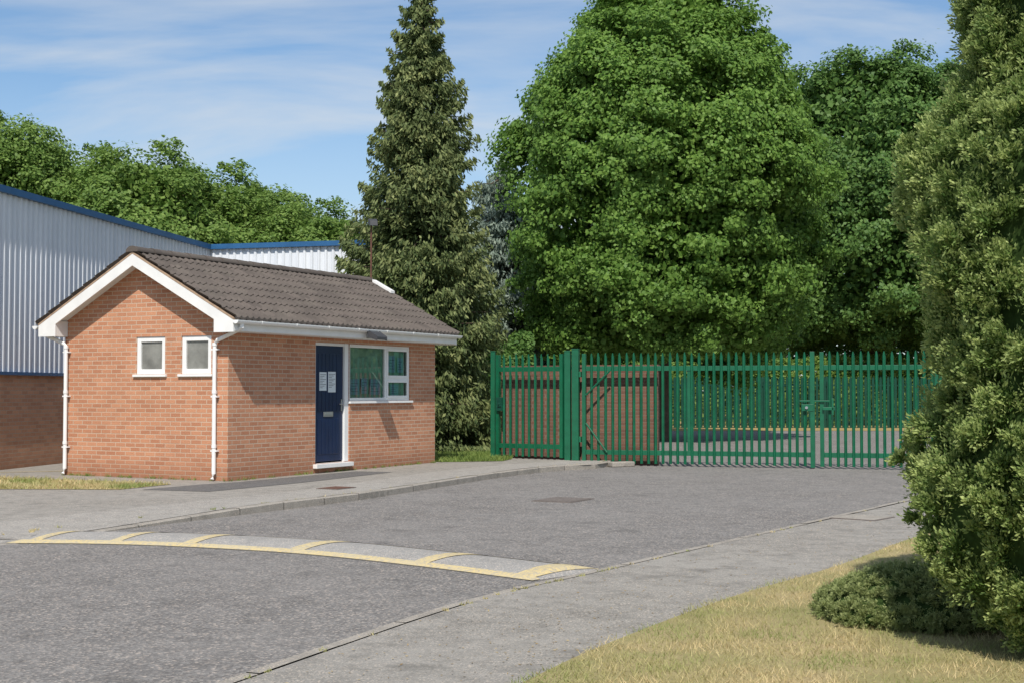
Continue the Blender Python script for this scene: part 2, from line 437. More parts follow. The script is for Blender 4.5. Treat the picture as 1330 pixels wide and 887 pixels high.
def manhole(x, y, z, sx, sy, rot, label, mat):
    e = thing('manhole_cover', (x, y, z), rot, label, 'manhole cover')
    b = B(); b.box(-sx, sx, -sy, sy, -0.005, 0.006); b.build('frame', M_iron, e)
    b = B(); b.box(-sx*0.9, sx*0.9, -sy*0.9, sy*0.9, 0.0065, 0.010)
    b.build('lid', mat, e)
manhole(0.75, 19.9, RZ + 0.004, 0.40, 0.32, 1.08, 'brownish worn manhole cover set in the asphalt road', M_iron)
manhole(4.35, 16.9, -0.076, 0.30, 0.30, 0.9, 'pale square access cover in the pavement', M_kerb)
manhole(-2.7, 20.9, 0.004, 0.25, 0.2, 1.08, 'small rusty access cover beside the gatehouse path', M_rust)

# speed hump
FR = curve([(-5.30, 14.25, 0), (-4.3, 14.18, 0), (-3.28, 13.90, 0), (-2.02, 13.30, 0), (-0.80, 12.35, 0), (0.17, 11.45, 0)], 8)
RR = curve([(-5.10, 15.35, 0), (-4.1, 15.25, 0), (-3.05, 14.95, 0), (-1.65, 14.25, 0), (-0.36, 13.22, 0), (0.82, 12.15, 0)], 8)
nU = len(FR) - 1
def hump(u, v, lift=0):
    x = max(0, min(nU - 1e-6, u * nU)); i = int(x); t = x - i
    f = FR[i].lerp(FR[i+1], t); r = RR[i].lerp(RR[i+1], t)
    p = f.lerp(r, v)
    endt = min(1, min(u, 1 - u) / 0.03)
    return Vector((p.x, p.y, RZ + 0.003 + lift + 0.058 * math.sin(math.pi * min(1, max(0, v))) ** 0.8 * endt))
e = thing('speed_hump', (0, 0, 0), 0, 'low grey speed hump with worn yellow markings across road', 'speed hump')
b = B(); nu, nv = 80, 12
for i in range(nu):
    for j in range(nv):
        b.face([hump(i/nu, j/nv), hump((i+1)/nu, j/nv), hump((i+1)/nu, (j+1)/nv), hump(i/nu, (j+1)/nv)])
b.build('mound', M_hump, e)
b = B()
def mark(u0, u1, v0, v1, skew=0, n=4, mlen=1):
    for i in range(mlen):
        for j in range(n):
            a0 = u0 + (u1-u0)*i/mlen; a1 = u0 + (u1-u0)*(i+1)/mlen
            w0 = v0 + (v1-v0)*j/n; w1 = v0 + (v1-v0)*(j+1)/n
            b.face([hump(a0 + skew*w0, w0, .006), hump(a1 + skew*w0, w0, .006), hump(a1 + skew*w1, w1, .006), hump(a0 + skew*w1, w1, .006)])
mark(0, 1, 0.0, 0.11, 0, 2, 80)
mark(0, 1, 0.95, 1.0, 0, 1, 80)
for u in (0.05, 0.21, 0.37, 0.56, 0.77):
    mark(u, u + 0.025, 0.11, 0.95, 0.035, 9)
mark(0.945, 0.985, 0.11, 0.95, 0.0, 9, 3)
b.build('marking', M_yellow, e)

# ------------------------------------------------------------------ gatehouse
L, W = 6.65, 3.70
rot = math.atan2(0.885, 0.466)
GH = thing('gatehouse', (-4.71, 22.5, 0), rot, 'small orange brick gatehouse with brown tiled roof and blue door', 'gatehouse')
EZ, OV, GO = 2.69, 0.35, 0.30
MID = W / 2; RISE = 0.5364
def rz(y): return EZ + (min(y, W - y) + OV) * RISE

def wall(b, mp, u0, u1, z0, z1, openings, depth_vec):
    us = sorted({u0, u1, *[o[0] for o in openings], *[o[1] for o in openings]})
    zs = sorted({z0, z1, *[o[2] for o in openings], *[o[3] for o in openings]})
    for i in range(len(us) - 1):
        for j in range(len(zs) - 1):
            cu, cz = (us[i]+us[i+1])/2, (zs[j]+zs[j+1])/2
            if any(o[0] < cu < o[1] and o[2] < cz < o[3] for o in openings): continue
            b.face([mp(us[i], zs[j]), mp(us[i+1], zs[j]), mp(us[i+1], zs[j+1]), mp(us[i], zs[j+1])])
    d = Vector(depth_vec)
    for (a, c, e_, f) in openings:
        cs = [mp(a, e_), mp(c, e_), mp(c, f), mp(a, f)]
        for k in range(4):
            p, q = Vector(cs[k]), Vector(cs[(k+1) % 4])
            b.face([p, q, q + d, p + d])

DO = (2.44, 3.52, 0.17, 2.38); WO = (3.52, 5.68, 1.30, 2.38)
G1 = (0.36, 1.01, 1.78, 2.42); G2 = (1.37, 2.02, 1.78, 2.42)
b = B()
wall(b, lambda u, z: (u, 0, z), 0, L, 0, 2.84, [DO, WO], (0, 0.10, 0))
wall(b, lambda u, z: (0, u, z), 0, W, 0, 2.84, [G1, G2], (0.10, 0, 0))
wall(b, lambda u, z: (L, u, z), 0, W, 0, 2.84, [], (0, 0, 0))
wall(b, lambda u, z: (u, W, z), 0, L, 0, 2.84, [], (0, 0, 0))
for x in (0, L):
    b.face([(x, 0, 2.84), (x, W, 2.84), (x, MID, 2.84 + MID * RISE)])
b.build('wall', M_brick, GH)
b = B()
b.face([(0.2, 1.3, 0), (L-0.2, 1.3, 0), (L-0.2, 1.3, 2.7), (0.2, 1.3, 2.7)])
b.face([(0.1, 0.12, 2.5), (L-0.1, 0.12, 2.5), (L-0.1, 1.3, 2.5), (0.1, 1.3, 2.5)])
b.face([(0.1, 0.12, 0.1), (L-0.1, 0.12, 0.1), (L-0.1, 1.3, 0.1), (0.1, 1.3, 0.1)])
b.box(3.7, 5.6, 0.25, 0.7, 1.15, 1.22)
b.build('interior', M_inside, GH)

RF = thing('roof', (0, 0, 0)); RF.parent = GH
def slope_tiles(mirror):
    NC = 8; run = MID + OV; tiles = 24; per = 14
    nx = tiles * per; x0, x1 = -GO - 0.02, L + GO + 0.02
    b = B(); rows = []
    sl = math.sqrt(1 + RISE**2); ny, nz = -RISE / sl, 1 / sl
    for k in range(NC):
        for (f, h) in ((0.0, 0.0), (0.0, 0.020), (1.0, 0.0)):
            s0 = (k + f) / NC * run - (0.04 if k == 0 and f == 0 else 0)
            row = []
            for i in range(nx + 1):
                x = x0 + (x1 - x0) * i / nx
                ph = (i % per) / per
                roll = 0.034 * (0.5 + 0.5 * math.cos(2 * math.pi * ph * 2)) ** 2.4
                step = 0.006 if ph < 0.08 else 0
                hh = h + roll + step
                if f == 0 and h == 0: hh = roll - 0.03 if k == 0 else roll + 0.0
                jit = 0.004 * math.sin(i // per * 12.7 + k * 5.3) if h > 0 or f == 0 else 0
                y = -OV + s0 + ny * hh + jit; z = EZ + s0 * RISE + nz * hh
                if mirror: y = W - y
                row.append((x, y, z))
            rows.append(row)
    n = nx + 1
    for r in rows: b.v += r
    for j in range(len(rows) - 1):
        for i in range(nx):
            b.f.append((j*n + i, j*n + i + 1, (j+1)*n + i + 1, (j+1)*n + i)); b.m.append(0)
    return b
slope_tiles(False).build('tiles', M_tile, RF)
slope_tiles(True).build('tiles', M_tile, RF)
b = B()
x = -GO - 0.02
while x < L + GO:
    x1 = min(x + 0.45, L + GO + 0.02)
    seg = 12; zr = rz(MID); r0, r1 = 0.135, 0.122; A = []; C = []
    for i in range(seg + 1):
        t = math.pi * i / seg
        A.append((x, MID + r0 * math.cos(t), zr + r0 * 0.75 * math.sin(t) - 0.01))
        C.append((x1 - 0.01, MID + r1 * math.cos(t), zr + r1 * 0.75 * math.sin(t) - 0.01))
    for i in range(seg): b.face([A[i], A[i+1], C[i+1], C[i]])
    b.face(A); b.face(list(reversed(C)))
    x = x1
b.build('ridge', M_tile, RF)
b = B(); ya, yb = MID - 0.62, MID - 0.14
b.prism([(L + GO - 0.10, ya, rz(ya) + 0.045), (L + GO - 0.10, yb, rz(yb) + 0.045), (L + GO - 0.10, yb, rz(yb) + 0.10), (L + GO - 0.10, ya, rz(ya) + 0.10)], (0.15, 0, 0))
b.build('verge_cap', M_white, RF)
for x0, x1 in ((-GO, -GO + 0.03), (L + GO - 0.03, L + GO)):
    for mir in (0, 1):
        b = B(); bm = B()
        f = (lambda y: W - y) if mir else (lambda y: y)
        ya, yb = -OV, MID
        za, zb = rz(ya) - 0.045, rz(MID) - 0.045
        h = 0.20
        b.prism([(x0, f(ya), za), (x0, f(yb), zb), (x0, f(yb), zb - h), (x0, f(0.06), rz(0.06) - 0.245), (x0, f(0.06), 2.45), (x0, f(ya), 2.45)], (x1 - x0, 0, 0))
        xs = sorted((x1 + 0.001, -0.003)) if x0 < 0 else sorted((L + 0.003, x0 - 0.001))
        ys = sorted((f(0.03), f(0.058)))
        b.box(xs[0], xs[1], ys[0], ys[1], 2.452, rz(0.03) - 0.17)
        xm0, xm1 = (x0 - 0.004, x1 + 0.03) if x0 < 0 else (x0 - 0.03, x1 + 0.004)
        bm.prism([(xm0, f(ya), za + 0.035), (xm0, f(yb), zb + 0.035), (xm0, f(yb), zb + 0.002), (xm0, f(ya), za + 0.002)], (xm1 - xm0, 0, 0))
        b.build('bargeboard', M_white, RF)
        bm.build('verge', M_mortar, RF)
for mir in (0, 1):
    b = B()
    f = (lambda y: W - y) if mir else (lambda y: y)
    ys = sorted((f(-OV), f(-OV + 0.025)))
    b.box(-GO + 0.031, L + GO - 0.031, ys[0], ys[1], 2.47, 2.65)
    ys = sorted((f(-OV + 0.026), f(-0.003)))
    b.box(-GO + 0.031, L + GO - 0.031, ys[0], ys[1], 2.46, 2.475)
    for (xa, xb) in ((-GO + 0.031, -0.003), (L + 0.003, L + GO - 0.031)):
        za, zb = rz(0) - 0.15, rz(MID) - 0.15
        b.prism([(xa, f(0), za), (xa, f(MID), zb), (xa, f(MID), zb - 0.015), (xa, f(0), za - 0.015)], (xb - xa, 0, 0))
    b.build('fascia', M_white, RF)
for mir in (0, 1):
    b = B(); f = (lambda y: W - y) if mir else (lambda y: y)
    seg = 10; r = 0.06; yc = -OV - 0.065; zc = 2.64
    x0, x1 = -GO - 0.03, L + GO + 0.03
    A = [(x0, f(yc + r * math.cos(math.pi * i / seg)), zc - r * math.sin(math.pi * i / seg)) for i in range(seg + 1)]
    b.prism(A, (x1 - x0, 0, 0))
    xx = 0.3
    while xx < L:
        A = [(xx, f(yc + (r+.008) * math.cos(math.pi * i / seg)), zc + .004 - (r+.008) * math.sin(math.pi * i / seg)) for i in range(seg + 1)]
        b.prism(A, (0.05, 0, 0)); xx += 0.95
    b.build('gutter', M_upvc, RF)
for (yg, yw) in ((-OV - 0.065, 0.24), (W + OV + 0.065, W - 0.08)):
    b = B()
    b.tube([(-0.16, yg, 2.62), (-0.16, yg, 2.53), (-0.14, yg + (yw - yg) * 0.12, 2.49), (-0.07, yg + (yw - yg) * 0.9, 2.33), (-0.06, yw, 2.28), (-0.06, yw, 0.12), (-0.10, yw, 0.03)], 0.034, 14)
    for z in (2.24, 1.45, 0.55): b.tube([(-0.06, yw, z), (-0.06, yw, z + 0.05)], 0.042, 14)
    for z in (2.18, 1.40, 0.5): b.box(-0.075, -0.002, yw - 0.065, yw + 0.065, z - 0.012, z + 0.012)
    b.build('downpipe', M_upvc, GH)

DR = thing('door', (0, 0, 0)); DR.parent = GH
a, c, z0, z1 = DO
b = B(); fy0, fy1 = 0.03, 0.095
b.box(a + .002, a + 0.05, fy0, fy1, z0 + .003, z1 - .002)
b.box(c - 0.13, c - .001, fy0 - 0.012, fy1, z0 + .003, z1 - .002)
b.box(a + 0.051, c - 0.131, fy0, fy1, z1 - 0.055, z1 - .002)
b.build('frame', M_upvc, DR, bevel=0.004)
b = B(); da, dc = a + 0.053, c - 0.133
b.box(da, dc, 0.06, 0.092, z0 + 0.03, z1 - 0.058)
n = 6; wv = (dc - da - 0.2) / n
for (q0, q1) in ((z0 + 0.16, 0.98), (1.12, z1 - 0.2)):
    for i in range(n):
        b.box(da + 0.1 + i * wv + 0.006, da + 0.1 + (i+1) * wv - 0.006, 0.052, 0.0605, q0, q1)
b.build('panel', M_blue, DR, bevel=0.003)
b = B(); b.box(a - 0.06, c + 0.03, -0.09, 0.028, 0.09, 0.165); b.box(a, c, 0.0285, 0.09, 0.12, 0.172)
b.build('threshold', M_white, DR, bevel=0.005)
b = B(); b.box(2.76, 3.06, 0.043, 0.0515, 1.02, 1.11); b.box(2.79, 3.03, 0.037, 0.0425, 1.05, 1.085); b.build('letterbox', M_metal, DR, bevel=0.002)
b = B(); b.box(3.31, 3.345, 0.040, 0.0595, 1.12, 1.34); b.tube([(3.33, 0.04, 1.25), (3.33, 0.0, 1.25)], 0.01, 8); b.tube([(3.33, 0.005, 1.25), (3.21, 0.005, 1.25)], 0.009, 8)
b.build('handle', M_metal, DR)
for k, (u, zz, ww, hh) in enumerate([(2.63, 1.50, 0.22, 0.34), (2.90, 1.47, 0.24, 0.38)]):
    b = B(); b.box(u, u + ww, 0.047, 0.0505, zz, zz + hh, 0)
    for i in range(9):
        zl = zz + hh - 0.05 - i * 0.03
        b.box(u + 0.02, u + ww - 0.02 - 0.05 * ((i * 7) % 3), 0.0455, 0.0468, zl, zl + 0.009, 1)
    o = b.build('notice', [M_paper, M_ink], DR)
    o["label"] = 'white printed paper notice on blue door'

def window_front():
    WN = thing('window', (0, 0, 0)); WN.parent = GH
    a, c, z0, z1 = WO
    b = B(); y0, y1 = 0.028, 0.09; t = 0.06
    a += .002; c -= .002; z0 += .002; z1 -= .002
    b.box(a, a + t, y0, y1, z0, z1); b.box(c - t, c, y0, y1, z0, z1)
    b.box(a + t, c - t, y0, y1, z1 - t, z1); b.box(a + t, c - t, y0, y1, z0, z0 + t)
    mu = 4.82
    b.box(mu - t/2, mu + t/2, y0, y1, z0 + t, z1 - t)
    b.box(mu + t/2, c - t, y0, y1, 1.70, 1.76)
    for (q0, q1) in ((z0 + t, 1.70), (1.76, z1 - t)):
        aa, cc2 = mu + t/2, c - t; s = 0.04; yy = y0 - 0.012
        b.box(aa - .01, aa + s, yy, y0 - .001, q0, q1); b.box(cc2 - s, cc2 + .01, yy, y0 - .001, q0, q1)
        b.box(aa + s, cc2 - s, yy, y0 - .001, q1 - s, q1 + .01); b.box(aa + s, cc2 - s, yy, y0 - .001, q0 - .01, q0 + s)
    b.build('frame', M_upvc, WN, bevel=0.003)
    b = B(); b.face([(a + t, 0.06, z0 + t), (c - t, 0.06, z0 + t), (c - t, 0.06, z1 - t), (a + t, 0.06, z1 - t)])
    b.build('pane', M_glass, WN)
    b = B(); b.box(a - 0.03, c + 0.04, -0.05, 0.026, z0 - 0.045, z0 - 0.004); b.build('sill', M_upvc, WN, bevel=0.004)
    for (u, zz, ww, hh, mm) in [(3.66, 1.42, 0.30, 0.30, M_paperb), (4.02, 1.44, 0.22, 0.30, M_paperb), (4.32, 1.42, 0.36, 0.30, M_paperb), (4.98, 1.86, 0.24, 0.34, M_paperb), (5.3, 1.86, 0.22, 0.3, M_paperb), (5.05, 1.40, 0.3, 0.22, M_paperb)]:
        b = B(); b.box(u, u + ww, 0.075, 0.078, zz, zz + hh)
        for i in range(4):
            b.box(u + 0.03, u + ww - 0.03 - 0.04 * (i % 3), 0.0735, 0.0748, zz + hh * (0.2 + i * 0.17), zz + hh * (0.23 + i * 0.17), 1)
        b.build('notice', [mm, M_ink], WN)
    b = B(); b.box(3.58, 5.62, 0.104, 0.108, 1.34, 2.34); b.build('window_backing', M_backing, WN)  # backing sheet added to catch sun, as the interior is under-lit
window_front()

def window_gable(o):
    WN = thing('window', (0, 0, 0)); WN.parent = GH
    a, c, z0, z1 = o; a += .002; c -= .002; z0 += .002; z1 -= .002
    b = B(); x0, x1 = 0.02, 0.09; t = 0.085
    b.box(x0, x1, a, a + t, z0, z1); b.box(x0, x1, c - t, c, z0, z1)
    b.box(x0, x1, a + t, c - t, z1 - t, z1); b.box(x0, x1, a + t, c - t, z0, z0 + t)
    b.build('frame', M_upvc, WN, bevel=0.004)
    b = B(); zt = z0 + t; ze = z1 - t
    b.face([(0.05, a + t, zt), (0.05, c - t, zt), (0.05, c - t, ze), (0.05, a + t, ze)])
    b.build('pane', M_frost, WN)
    b = B(); b.box(-0.045, 0.018, a - 0.05, c + 0.05, z0 - 0.045, z0 - .004); b.build('sill', M_upvc, WN, bevel=0.004)
window_gable(G1); window_gable(G2)

e = thing('flood_light', (0, 0, 0), 0, 'grey flood light fixed under the gatehouse gutter', 'flood light')
e.location = GH.location; e.rotation_euler = GH.rotation_euler
b = B(); b.prism([(3.45, -0.46, 2.50), (3.45, -0.66, 2.44), (3.45, -0.66, 2.50), (3.45, -0.50, 2.60), (3.45, -0.45, 2.58)], (0.34, 0, 0)); b.build('housing', M_dark, e, bevel=0.01)
b = B(); b.tube([(3.62, -0.48, 2.53), (3.62, -0.355, 2.50)], 0.015, 8); b.box(3.56, 3.68, -0.375, -0.352, 2.48, 2.55); b.build('bracket', M_metal, e)

# ------------------------------------------------------------------ warehouse
WR = math.atan2(-0.152, 0.988)
WH = thing('warehouse', (-8.07, 36.0, 0), WR, 'large warehouse with pale ribbed steel cladding and blue roof trim', 'warehouse')
H = 5.30; CB = 1.86
F2 = Vector((5.2, -0.55))
def ribs(p, q, z0, z1, nrm, b):
    p = Vector(p); q = Vector(q); Ln = (q - p).length; d = (q - p) / Ln; n = Vector(nrm)
    u = 0; pitch = 0.20; pr = [(0, 0), (0.10, 0), (0.125, 0.04), (0.175, 0.04)]
    P = []
    while u < Ln:
        for (a, h) in pr:
            if u + a <= Ln: P.append(p + d * (u + a) + n * h)
        u += pitch
    P.append(q)
    for i in range(len(P) - 1):
        b.face([(P[i].x, P[i].y, z0), (P[i+1].x, P[i+1].y, z0), (P[i+1].x, P[i+1].y, z1), (P[i].x, P[i].y, z1)])
b = B()
ribs((0, -15), (0, 0), CB, H, (1, 0), b)
n2 = Vector((F2.y, -F2.x)).normalized()
ribs((0, 0), (F2.x, F2.y), CB, H, (n2.x, n2.y), b)
b.build('cladding', M_clad, WH)
b = B()
b.prism([(-0.02, -15, 0), (-0.02, 0, 0), (F2.x, F2.y + 0.02, 0), (F2.x, 8, 0), (-18, 8, 0), (-18, -15, 0)], (0, 0, CB))
b.build('wall', M_brick3, WH)
b = B()
b.face([(-0.03, -15, H - 0.05), (-0.03, 0.03, H - 0.05), (F2.x, F2.y + 0.05, H - 0.05), (F2.x, 8, H - 0.05), (-18, 8, H + 0.6), (-18, -15, H + 0.6)])
b.face([(F2.x, F2.y, CB), (F2.x, 8, CB), (F2.x, 8, H), (F2.x, F2.y, H)])
b.build('roof', M_clad, WH)
b = B(); b.box(-0.05, 0.11, -15, -0.12, H - 0.07, H + 0.06); b.build('trim', M_trim, WH)
b = B(); b.box(-0.04, 0.09, -15, -0.12, CB - 0.06, CB); b.build('trim', M_trim, WH)
b = B(); b.prism([(-0.05, -0.118, H - 0.068), (-0.05, 0.05, H - 0.068), (F2.x, F2.y + 0.05, H - 0.068), (F2.x, F2.y - 0.12, H - 0.068)], (0, 0, 0.13)); b.build('trim', M_trim, WH)

# ------------------------------------------------------------------ palisade gates
def pale(b, u, z0, z1, y=-0.05, w=0.062):
    xs = [-w/2, -w*0.3, -w*0.12, w*0.12, w*0.3, w/2]
    ys = [0.0, -0.016, -0.004, -0.004, -0.016, 0.0]
    top = [z1 - 0.10, z1 - 0.035, z1, z1, z1 - 0.035, z1 - 0.10]
    for i in range(5):
        b.face([(u + xs[i], y + ys[i], z0), (u + xs[i+1], y + ys[i+1], z0), (u + xs[i+1], y + ys[i+1], top[i+1]), (u + xs[i], y + ys[i], top[i])])

def leafgate(p, q, label, hz0, npitch=0.150, diag=True, name='palisade_gate', cat='gate', stile=True):
    p = Vector(p); q = Vector(q); d = q - p; Ln = d.length
    e = thing(name, (p.x, p.y, 0), math.atan2(d.y, d.x), label, cat)
    b = B()
    zt, zb = 1.97, hz0 + 0.26
    b.box(0.0, 0.08, -0.068, 0.035, hz0 + 0.02, 2.29); b.box(Ln - 0.08, Ln, -0.068, 0.035, hz0 + 0.02, 2.29)
    b.box(0.081, Ln - 0.081, -0.045, 0.033, zt - 0.05, zt + 0.05); b.box(0.081, Ln - 0.081, -0.045, 0.033, zb - 0.05, zb + 0.05)
    b.build('frame', M_green, e, bevel=0.003)
    b = B(); n = int((Ln - 0.1) / npitch); rg = random.Random(int(p.x * 100))
    for i in range(1, n):
        pale(b, 0.05 + (Ln - 0.1) * i / n + rg.uniform(-.004, .004), hz0 + 0.03, 2.30 + rg.uniform(-.008, .008), -0.049)
    b.build('palings', M_green, e)
    if diag:
        b = B(); b.tube([(0.09, -0.085, 1.40), (0.62, -0.085, 1.93)], 0.022, 6); b.build('brace', M_green, e)
        b = B(); b.tube([(0.09, -0.085, 0.80), (0.55, -0.085, zb + 0.0)], 0.022, 6); b.build('brace', M_green, e)
    if stile:
        b = B(); b.box(Ln*0.47 - 0.035, Ln*0.47 + 0.035, -0.03, 0.03, zb + 0.051, zt - 0.051); b.build('stile', M_green, e)
    return e, Ln
P0 = (-0.42, 30.4); P1 = (1.30, 29.35); P2 = (6.28, 27.95); P3 = (11.2, 26.55)
def sub(p, q, t): return (p[0] + (q[0]-p[0])*t, p[1] + (q[1]-p[1])*t)
e, Ln = leafgate(sub(P0, P1, 0.05), sub(P0, P1, 0.90), 'narrow green steel palisade pedestrian gate with lock', 0.02, 0.155, diag=False, stile=False)
b = B(); b.box(0.05, 0.19, -0.12, 0.02, 1.05, 1.35); b.tube([(0.12, -0.12, 1.2), (0.12, -0.17, 1.2), (0.2, -0.17, 1.2)], 0.012, 8); b.build('lock', M_greend, e, bevel=0.006)
e1, L1 = leafgate(sub(P1, P2, 0.045), sub(P1, P2, 0.992), 'wide green steel palisade gate leaf, closed', -0.08)
b = B(); b.box(L1 - 0.26, L1 - 0.02, -0.13, -0.075, 1.08, 1.22); b.box(L1 - 0.30, L1 + 0.30, -0.11, -0.095, 1.27, 1.30)
b.box(L1 - 0.09, L1 + 0.0, -0.12, -0.07, -0.08, 2.30)
b.build('bolt', M_green, e1, bevel=0.004)
b = B(); b.tube([(L1 - 0.16, -0.13, 1.15), (L1 - 0.16, -0.16, 1.15)], 0.03, 10); b.build('latch', M_metal, e1)
e2, L2 = leafgate(sub(P2, P3, 0.012), sub(P2, P3, 0.965), 'wide green steel palisade gate leaf with sliding bolt', -0.08, diag=False)
b = B(); b.box(0.06, 0.30, -0.13, -0.075, 1.10, 1.16); b.box(0.24, 0.28, -0.13, -0.075, 1.0, 1.34)
b.build('bolt', M_green, e2, bevel=0.004)

def post(p, half, z0, z1, ang, label, hinges=False):
    e = thing('gate_post', (p[0], p[1], 0), ang, label, 'gate post')
    b = B(); b.box(-half, half, -half, half, z0, z1); b.build('shaft', M_green, e, bevel=0.006)
    b = B(); b.box(-half - 0.008, half + 0.008, -half - 0.008, half + 0.008, z1 + 0.001, z1 + 0.018); b.build('cap', M_green, e, bevel=0.004)
    if hinges:
        for z in (0.45, 1.85):
            b = B(); b.box(half + 0.001, half + 0.05, -0.05, 0.05, z - 0.06, z + 0.06); b.build('hinge', M_green, e, bevel=0.004)
        b = B(); b.box(-half - 0.05, half + 0.05, -half - 0.05, half + 0.05, z0, z0 + 0.02); b.build('base_plate', M_green, e, bevel=0.004)
    return e
ga = math.atan2(P2[1] - P1[1], P2[0] - P1[0])
post(P0, 0.05, -0.02, 2.36, ga, 'slim green square steel gate post on grass')
post((P1[0] - 0.09, P1[1] + 0.05), 0.065, -0.02, 2.34, ga, 'green square steel post closing the pedestrian gate')
post((P1[0] + 0.08, P1[1] - 0.02), 0.075, -0.02, 2.38, ga, 'thick green square steel gate post by kerb', True)
post(P3, 0.10, -0.11, 2.38, ga, 'thick green square steel gate post beside verge')
e = thing('concrete_block', (2.3, 28.6, RZ), 0.5, 'small weathered concrete stop beside the gate', 'concrete block')
b = B(); b.box(-0.28, 0.28, -0.1, 0.1, 0, 0.11); b.build('block', M_kerb, e, bevel=0.02)

# second palisade run across the yard
e = thing('palisade_fence', (0, 0, 0), 0, 'long dark green palisade fence before the far hedge', 'fence')
b = B()
x = 2.0; FY = 58.0
while x < 36:
    y = FY; xs = 0.055
    b.face([(x - xs, y, -0.1), (x, y - 0.03, -0.1), (x, y - 0.03, 2.12), (x - xs, y, 2.0)])
    b.face([(x, y - 0.03, -0.1), (x + xs, y, -0.1), (x + xs, y, 2.0), (x, y - 0.03, 2.12)])
    x += 0.16
b.build('palings', M_greend, e)
b = B()
for z in (0.3, 1.7):
    b.box(2, 36, FY + 0.06, FY + 0.10, z, z + 0.06)
for i in range(13):
    x = 2.5 + i * 2.75
    b.box(x - 0.06, x + 0.06, FY + 0.11, FY + 0.22, -0.1, 2.1)
b.build('frame', M_greend, e)

# brown brick wall close behind the gates
e = thing('brick_wall', (0, 0, 0), 0, 'low brown brick wall close behind the green gate', 'wall')
def along_wall(p, q, z0, z1, t, ext=0.0):
    p = Vector((*p, 0)); q = Vector((*q, 0)); d = (q - p).normalized(); n = Vector((-d.y, d.x, 0)) * t
    p = p - d * ext; q = q + d * ext; n0 = n * (ext / t) if ext else n * 0
    return [(v.x, v.y, z0) for v in (p - n0, q - n0, q + n + n0, p + n + n0)]
w0, w1, w2 = (-0.24, 30.56), (1.44, 29.55), (3.12, 29.07)
b = B()
b.prism(along_wall(w0, w1, -0.12, 0, 0.2), (0, 0, 2.12)); b.prism(along_wall(w1, w2, -0.12, 0, 0.2), (0, 0, 2.118))
b.build('wall', M_brick2, e)
b = B()
b.prism(along_wall(w0, w1, 2.001, 0, 0.2, 0.02), (0, 0, 0.05)); b.prism(along_wall(w1, w2, 2.003, 0, 0.2, 0.02), (0, 0, 0.052))
b.build('coping', M_brick2, e)

e = thing('lamp_post', (-3.22, 30.9, 0), 0.3, 'thin rusty pole with a small dark flood light', 'lamp post')
b = B(); b.tube([(0, 0, 0), (0, 0, 5.25)], [0.028, 0.02], 10); b.build('pole', M_rust, e)
b = B(); b.prism([(-0.06, -0.14, 5.24), (-0.06, 0.06, 5.30), (-0.06, 0.05, 5.42), (-0.06, -0.12, 5.35)], (0.18, 0, 0)); b.build('lamp_head', M_dark, e, bevel=0.01)

# ------------------------------------------------------------------ trees
def rad(prof, z):
    return np.interp(z, [p[0] for p in prof], [p[1] for p in prof])

